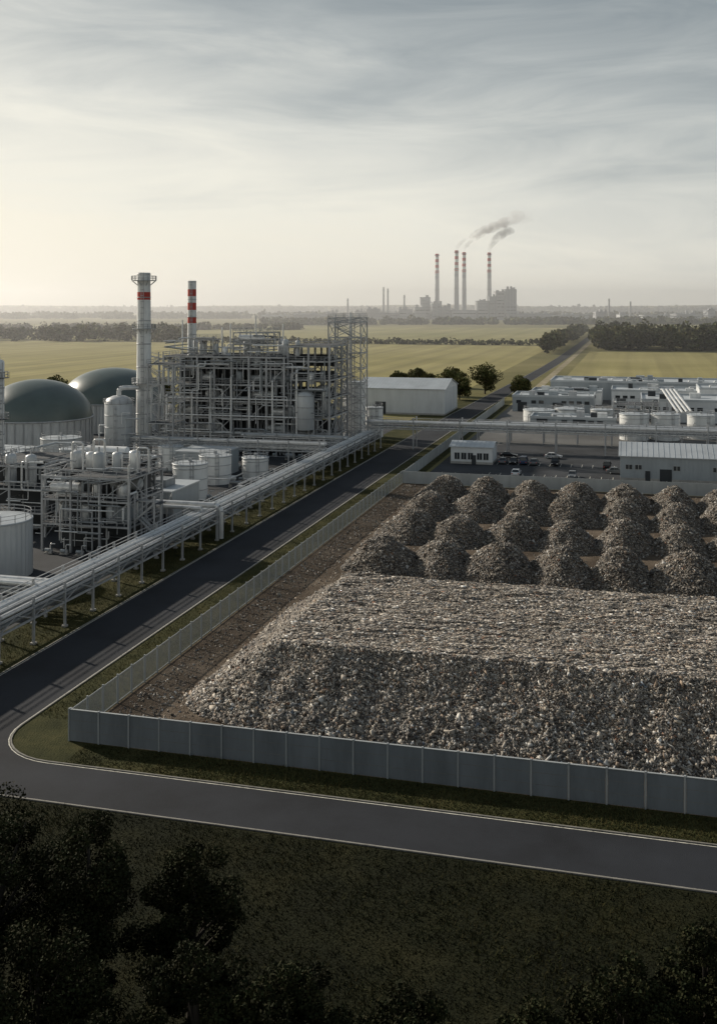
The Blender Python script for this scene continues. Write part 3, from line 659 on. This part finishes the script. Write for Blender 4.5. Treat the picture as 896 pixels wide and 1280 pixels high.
for t,s,r,c,v in((-31.7,264.5,H_,2,0),(-29.1,264.5,-H_,0,0),(-26.5,264.6,H_,4,1),(-23.9,264.3,H_,2,0),(-18.7,264.5,-H_,0,1),(-26.5,246.5,H_,1,0),(-6,262,H_,0,1),(-3.8,255,.1,2,0),(-31.5,275,0,0,0),(-20,276,0,3,0),(-13.5,246.5,-H_,2,0)):
    car(t,s,r,CARS[c],bool(v))
# ---------------------------------------------------------------- trees
def crown_pts(cx,cy,z0,z1,r,ncl,nleaf,seed,spread=.42):
    g=np.random.default_rng(seed); zc=(z0+z1)/2; hz=(z1-z0)/2
    d=g.normal(size=(ncl,3)); d/=np.linalg.norm(d,axis=1)[:,None]; rad=g.uniform(.45,.95,ncl)[:,None]; cc=d*rad*np.array([r,r,hz])*np.array([1,1,.9])+np.array([cx,cy,zc])
    cs=g.uniform(.7,1.3,ncl)*r*spread; idx=g.integers(0,ncl,nleaf)
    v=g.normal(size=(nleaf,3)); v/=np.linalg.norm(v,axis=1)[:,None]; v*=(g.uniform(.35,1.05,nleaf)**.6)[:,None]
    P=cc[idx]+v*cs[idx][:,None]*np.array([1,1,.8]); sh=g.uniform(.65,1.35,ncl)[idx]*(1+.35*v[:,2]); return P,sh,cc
def leafmesh(name,P,sh,size,base):
    n=len(P); s=size*rng.uniform(.6,1.3,n); Rm=randrot(n); q=np.array([(-.5,-.3,0),(.5,-.35,0.1),(.45,.35,0),(-.4,.4,-.1)])
    V=np.einsum('nij,nkj->nki',Rm,q[None]*s[:,None,None])+P[:,None,:]
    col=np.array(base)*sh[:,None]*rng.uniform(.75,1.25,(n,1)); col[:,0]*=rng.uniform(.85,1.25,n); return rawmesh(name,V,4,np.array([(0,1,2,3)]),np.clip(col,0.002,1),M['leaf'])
def tree(name,X,Y,h,r,nleaf=5000,size=.35,base=(.045,.055,.018),seed=0,z0f=.18,ncl=26,spread=.42):
    P,sh,cc=crown_pts(0,0,h*z0f,h*.97,r,ncl,nleaf,seed,spread)
    b=MB(); b.rod((0,0,0),(0.1,0,h*.45),h*.028,'bark',8,h*.018); b.rod((.1,0,h*.45),(0,.1,h*.8),h*.018,'bark',6,h*.006)
    for c in cc[:14]: 
        z=min(h*.6,max(h*.2,c[2]*.6)); b.rod((0.05,0,z),tuple(c),h*.011,'bark',5,h*.003)
    o=b.obj(name); o.location=(X,Y,0); o.rotation_euler=(0,0,0)
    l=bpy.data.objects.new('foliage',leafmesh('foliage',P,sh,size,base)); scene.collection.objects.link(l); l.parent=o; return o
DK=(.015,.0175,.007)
for i,(X,Y,h,r) in enumerate([(-15.2,58.5,12.0,3.7),(-9.4,58.5,10.3,2.9),(-21,60,13,4.2),(-8.0,51,9.6,3.1),(-15.8,51,9.8,3.6),(-3.4,50,9.0,2.9),(2.4,49.5,8.0,2.6),(-12.0,47,8.6,3.2),(-18.5,47,12,3.6),(13.0,51,8.8,2.7),(17.6,53,9.2,2.8),(8.0,48.5,7.8,2.4),(-1,46,7.6,2.4),(-24,52,14,4),
   (-30,62,14,4.5),(-37,66,15,5),(-33,56,13,4.5),(-42,60,15,5),(-29,48,13,4.5),(22.5,50,10,3.6),(25,57,10,4)]):  # left-hand ones here are out of view, added to shade the foreground
    off=i>=14
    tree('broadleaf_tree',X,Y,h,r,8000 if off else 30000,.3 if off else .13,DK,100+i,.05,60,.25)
for i,(t,s,h,r) in enumerate([(-77,455,13,6),(-71,438,11,5),(-64.5,470,15,6.5),(-47,458,9,4.5),(-84,500,10,5),(-93,480,9,4),(-104,510,9,4.5),(-111,500,8,4),(-190,400,11,5),(-196,392,9,4.5),(-176,398,9,4.5),(-210,380,13,6),(-222,372,12,5)]):
    x,y=W(t,s); tree('broadleaf_tree',x,y,h,r,3600,.6,(.06,.065,.024),200+i,.08)
def treemass(name,pts,hs,rs,per,size,base):
    Ps=[];Sh=[]
    for i,(x,y) in enumerate(pts):
        h=random.uniform(*hs);r=random.uniform(*rs); P,sh,_=crown_pts(x,y,h*.05,h,r,9,per,1000+i,.5); Ps.append(P);Sh.append(sh*random.uniform(.7,1.3))
    me=leafmesh(name,np.concatenate(Ps),np.concatenate(Sh),size,base); o=bpy.data.objects.new(name,me); scene.collection.objects.link(o)
FB=(.062,.067,.027)
treemass('roadside_tree_row',[W(-68+random.uniform(-3,2),870+i*14) for i in range(46)],(13,18),(6,8),260,2.0,FB)
treemass('woodland',[W(random.uniform(-34,300),950+abs(random.gauss(0,1))*110) for i in range(420)],(16,25),(6,10),220,2.5,FB)
treemass('distant_tree_line',[(random.uniform(-620,-205),1140+random.uniform(0,160)) for i in range(190)],(11,20),(7,11),130,3,FB)
treemass('distant_tree_line',[(random.uniform(-700,-100)+0,1700+random.uniform(0,60)) for i in range(70)],(6,11),(9,14),80,4,FB)
treemass('hedgerow',[W(-70-i*7,1055+random.uniform(-3,3)) for i in range(60)],(3,7),(4,6),60,2.2,FB)
treemass('distant_tree_line',[(random.uniform(-200,1100),2150+random.uniform(0,120)) for i in range(260)],(8,16),(10,16),70,5.5,FB)
treemass('distant_tree_line',[(random.uniform(-1500,1600),3100+random.uniform(0,500)) for i in range(420)],(8,18),(14,26),50,9,FB)
treemass('distant_tree_line',[(random.uniform(-2600,2600),5200+random.uniform(0,1500)) for i in range(500)],(12,24),(30,60),40,20,FB)
def hills():
    vs=[];fs=[];n=120
    for i in range(n):
        x=-9000+18000*i/(n-1); h=38+26*noise.noise(Vector((x*.0006,1,0)))+8*noise.noise(Vector((x*.004,2,0))); vs+=[(x,11000,0),(x,11600,h),(x,13500,h*.7),(x,14500,0)]
    for i in range(n-1):
        for k in range(3): fs.append((i*4+k,i*4+4+k,i*4+5+k,i*4+1+k))
    me=bpy.data.meshes.new('hills'); me.from_pydata(vs,[],fs); me.materials.append(M['ground']); o=bpy.data.objects.new('hills',me); scene.collection.objects.link(o)
hills()
# ---------------------------------------------------------------- distant power station
def wobj(b,name,X,Y):
    me=b.obj(name); me.location=(X,Y,0); me.rotation_euler=(0,0,0); return me
def bigstack(X,Y,H,r):
    b=MB(); zs=[0,H*.62]; 
    n=9
    for i in range(1,n+1): zs.append(H*.62+(H*.38)*i/n)
    for i in range(len(zs)-1):
        f=lambda z:r*(1.25-.35*z/H); m='far' if i==0 else ('red' if i%2 else 'white')
        if i<3 and i>0: m='far' if i%2==0 else 'far2'
        b.lathe(0,0,[(f(zs[i]),zs[i]),(f(zs[i+1]),zs[i+1])],m,20)
    for z in(H*.45,H*.72,H*.97): b.lathe(0,0,[(r*.9,z),(r*1.25,z),(r*1.25,z+1.6),(r*.9,z+1.6)],'far2',20,False)
    b.lathe(0,0,[(r*.9,H),(r*.75,H),(r*.7,H-6)],'dark',20); return wobj(b,'power_station_chimney',X,Y)
for X,Y,H in((221,2930,186),(273,2900,194),(296,2920,190),(364,2900,188)): bigstack(X,Y,H,5.6)
def blockb(name,X,Y,parts):
    b=MB()
    for (x0,x1,y0,y1,h,m) in parts:
        b.box(x0,x1,y0,y1,0,h,m); b.box(x0-.6,x1+.6,y0-.6,y1+.6,h,h+1.5,'far2')
        z=8
        while z<h-4: b.box(x0+2,x1-2,y0-.4,y0,z,z+2.2,'glass' if random.random()<.5 else 'far2'); z+=9
        k=x0+4
        while k<x1-2: b.box(k-.5,k+.5,y0-.9,y0-.41,0,h,'far'); k+=9
    for i in range(14):
        p=random.choice(parts); x=random.uniform(p[0],p[1]-4); b.box(x,x+random.uniform(3,8),p[2]+3,p[2]+10,p[4]+1.5,p[4]+random.uniform(4,10),'far')
    for i in range(14):
        p=random.choice(parts); q=random.choice(parts); b.beam((p[0],p[2]-4,random.uniform(5,p[4])),(q[1],q[2]-4,random.uniform(5,q[4])),1.2,'far')
    return wobj(b,name,X,Y)
blockb('boiler_house',380,2880,[(-52,-20,0,50,52,'far'),(-19,0,-5,50,64,'far2'),(1,24,0,60,78,'far'),(25,56,-8,60,84,'far2')])
blockb('turbine_hall',215,2870,[(-60,-30,0,40,34,'far'),(-42,-14,42,80,62,'far'),(-12,14,0,40,44,'far2'),(15,40,10,60,36,'far'),(42,110,0,50,26,'far')])
blockb('turbine_hall',60,2890,[(-70,-40,0,40,22,'far'),(-38,0,0,40,30,'far'),(2,50,0,50,18,'far2'),(52,90,0,40,28,'far')])
blockb('warehouse',470,2850,[(-60,60,0,60,16,'far'),(70,160,0,60,12,'clad'),(180,210,0,40,22,'far')])
blockb('warehouse',-180,2900,[(-90,-20,0,60,12,'clad'),(0,70,0,60,16,'far'),(90,120,0,40,20,'far')])
blockb('warehouse',900,2950,[(-90,-20,0,60,12,'clad'),(0,70,0,60,16,'far'),(90,110,0,40,26,'far'),(-160,-120,0,40,14,'clad')])
for X,H in((70,92),(82,88),(-30,60),(128,70),(700,60),(760,52)):
    b=MB(); b.lathe(0,0,[(3.2,0),(2.2,H)],'far',14); b.lathe(0,0,[(2.2,H),(1.6,H)],'dark',14); b.lathe(0,0,[(2.3,H*.9),(3.4,H*.9),(3.4,H*.91),(2.3,H*.92)],'far2',14); wobj(b,'factory_chimney',X,2910)
# smoke
def smokemat():
    m=bpy.data.materials.new('smoke'); m.use_nodes=True; nt=m.node_tree; nt.nodes.clear()
    o=N(nt,'ShaderNodeOutputMaterial'); v=N(nt,'ShaderNodeVolumeScatter'); tc=N(nt,'ShaderNodeTexCoord'); n=N(nt,'ShaderNodeTexNoise'); n.inputs['Scale'].default_value=.05; n.inputs['Detail'].default_value=4
    r=ramp(nt,[(.34,(0.03,.03,.03)),(.62,(1,1,1))])
    sp=N(nt,'ShaderNodeSeparateXYZ'); nt.links.new(tc.outputs['Object'],sp.inputs[0])
    f=N(nt,'ShaderNodeMapRange'); f.inputs[1].default_value=0; f.inputs[2].default_value=190; f.inputs[3].default_value=.07; f.inputs[4].default_value=.006; nt.links.new(sp.outputs[0],f.inputs[0])
    mu=N(nt,'ShaderNodeMath',operation='MULTIPLY'); nt.links.new(f.outputs[0],mu.inputs[1])
    nt.links.new(tc.outputs['Object'],n.inputs['Vector']); nt.links.new(n.outputs['Fac'],r.inputs[0]); nt.links.new(r.outputs[0],mu.inputs[0]); nt.links.new(mu.outputs[0],v.inputs['Density'])
    v.inputs['Color'].default_value=(1,1,1,1); v.inputs['Anisotropy'].default_value=.5; nt.links.new(v.outputs[0],o.inputs['Volume']); return m
SM=smokemat()
def plume(X,Y,Z,dx,dz,r0,r1,seed):
    rnd=random.Random(seed); bm=bmesh.new(); n=40
    for i in range(n):
        k=i/(n-1); p=Vector((dx*k**1.15+rnd.uniform(-1,1)*r1*.25*k,rnd.uniform(-1,1)*r1*.3*k,dz*k**.7+rnd.uniform(-1,1)*r1*.25*k)); r=(r0+(r1-r0)*k)*rnd.uniform(.6,1.1)
        bmesh.ops.create_icosphere(bm,subdivisions=2,radius=r,matrix=Matrix.Translation(p)@Matrix.Diagonal((1.2,1,.8,1)))
    me=bpy.data.meshes.new('smoke_plume'); bm.to_mesh(me); bm.free(); me.materials.append(SM); o=bpy.data.objects.new('smoke_plume',me); scene.collection.objects.link(o); o.location=(X,Y,Z)
    md=o.modifiers.new('r','REMESH'); md.mode='VOXEL'; md.voxel_size=3
plume(273,2900,197,190,92,6,24,1); plume(296,2920,193,150,95,6,20,2); plume(364,2900,191,50,58,6,17,3)
# ---------------------------------------------------------------- haze
b=MB(); b.box(-4500,4500,0,5200,-4,120,'pad'); hz=b.obj('haze'); hz.location=(0,500,0); hz.rotation_euler=(0,0,0)
hm=bpy.data.materials.new('air_haze'); hm.use_nodes=True; nt=hm.node_tree; nt.nodes.clear(); oo=N(nt,'ShaderNodeOutputMaterial'); vs=N(nt,'ShaderNodeVolumeScatter')
vs.inputs['Density'].default_value=.00025; vs.inputs['Anisotropy'].default_value=.55; vs.inputs['Color'].default_value=(.99,.99,1,1); nt.links.new(vs.outputs[0],oo.inputs['Volume'])
hz.data.materials.clear(); hz.data.materials.append(hm)
# ---------------------------------------------------------------- world & sun
sd=Vector((-.70,.56,.43)).normalized(); el=math.asin(sd.z); az=math.atan2(sd.x,sd.y)
w=bpy.data.worlds.new('World'); scene.world=w; w.use_nodes=True; nt=w.node_tree; L=nt.links; bg=nt.nodes['Background']
sky=N(nt,'ShaderNodeTexSky',sky_type='NISHITA'); sky.sun_disc=False; sky.sun_elevation=el; sky.sun_rotation=az%(2*math.pi); sky.dust_density=3
sm=N(nt,'ShaderNodeVectorMath',operation='SCALE'); sm.inputs[3].default_value=.1; L.new(sky.outputs[0],sm.inputs[0])
tc=N(nt,'ShaderNodeTexCoord'); sp=N(nt,'ShaderNodeSeparateXYZ'); L.new(tc.outputs['Generated'],sp.inputs[0])
mp=N(nt,'ShaderNodeMapping'); mp.inputs['Scale'].default_value=(2.2,2.2,11); mp.inputs['Rotation'].default_value=(0,.16,.3); L.new(tc.outputs['Generated'],mp.inputs[0])
nz=N(nt,'ShaderNodeTexNoise'); nz.inputs['Scale'].default_value=1.9; nz.inputs['Detail'].default_value=10; nz.inputs['Roughness'].default_value=.57; nz.inputs['Distortion'].default_value=.6; L.new(mp.outputs[0],nz.inputs['Vector'])
a1=N(nt,'ShaderNodeMath',operation='MULTIPLY_ADD'); a1.inputs[1].default_value=.25; L.new(nz.outputs['Fac'],a1.inputs[0])
a2=N(nt,'ShaderNodeMath',operation='MULTIPLY_ADD'); a2.inputs[1].default_value=.18; L.new(sp.outputs[0],a2.inputs[0]); L.new(sp.outputs[2],a2.inputs[2])
a3=N(nt,'ShaderNodeMath',operation='SUBTRACT'); L.new(a2.outputs[0],a3.inputs[0]); a3.inputs[1].default_value=.115; L.new(a3.outputs[0],a1.inputs[2])
r=ramp(nt,[(0,(.92,.88,.76)),(.08,(.88,.86,.765)),(.16,(.71,.715,.665)),(.25,(.46,.49,.485)),(.35,(.26,.30,.32)),(1,(.17,.205,.25))]); L.new(a1.outputs[0],r.inputs[0])
mx=N(nt,'ShaderNodeMix',data_type='RGBA'); mx.inputs[0].default_value=.92; L.new(sm.outputs[0],mx.inputs[6]); L.new(r.outputs[0],mx.inputs[7]); L.new(mx.outputs[2],bg.inputs[0]); bg.inputs[1].default_value=1
sun=bpy.data.lights.new('sun','SUN'); sun.energy=4.9; sun.angle=math.radians(1.2); sun.color=(1,.9,.76); so=bpy.data.objects.new('sun',sun); scene.collection.objects.link(so); so.rotation_euler=(-sd).to_track_quat('-Z','Y').to_euler()
# ---------------------------------------------------------------- camera
cam=bpy.data.cameras.new('camera'); cam.sensor_width=36; cam.lens=36*1300/1280; cam.shift_y=-258/1280; cam.clip_end=40000; cam.clip_start=.5
co=bpy.data.objects.new('camera',cam); scene.collection.objects.link(co); co.location=(0,0,40); co.rotation_euler=(math.radians(90),0,0); scene.camera=co
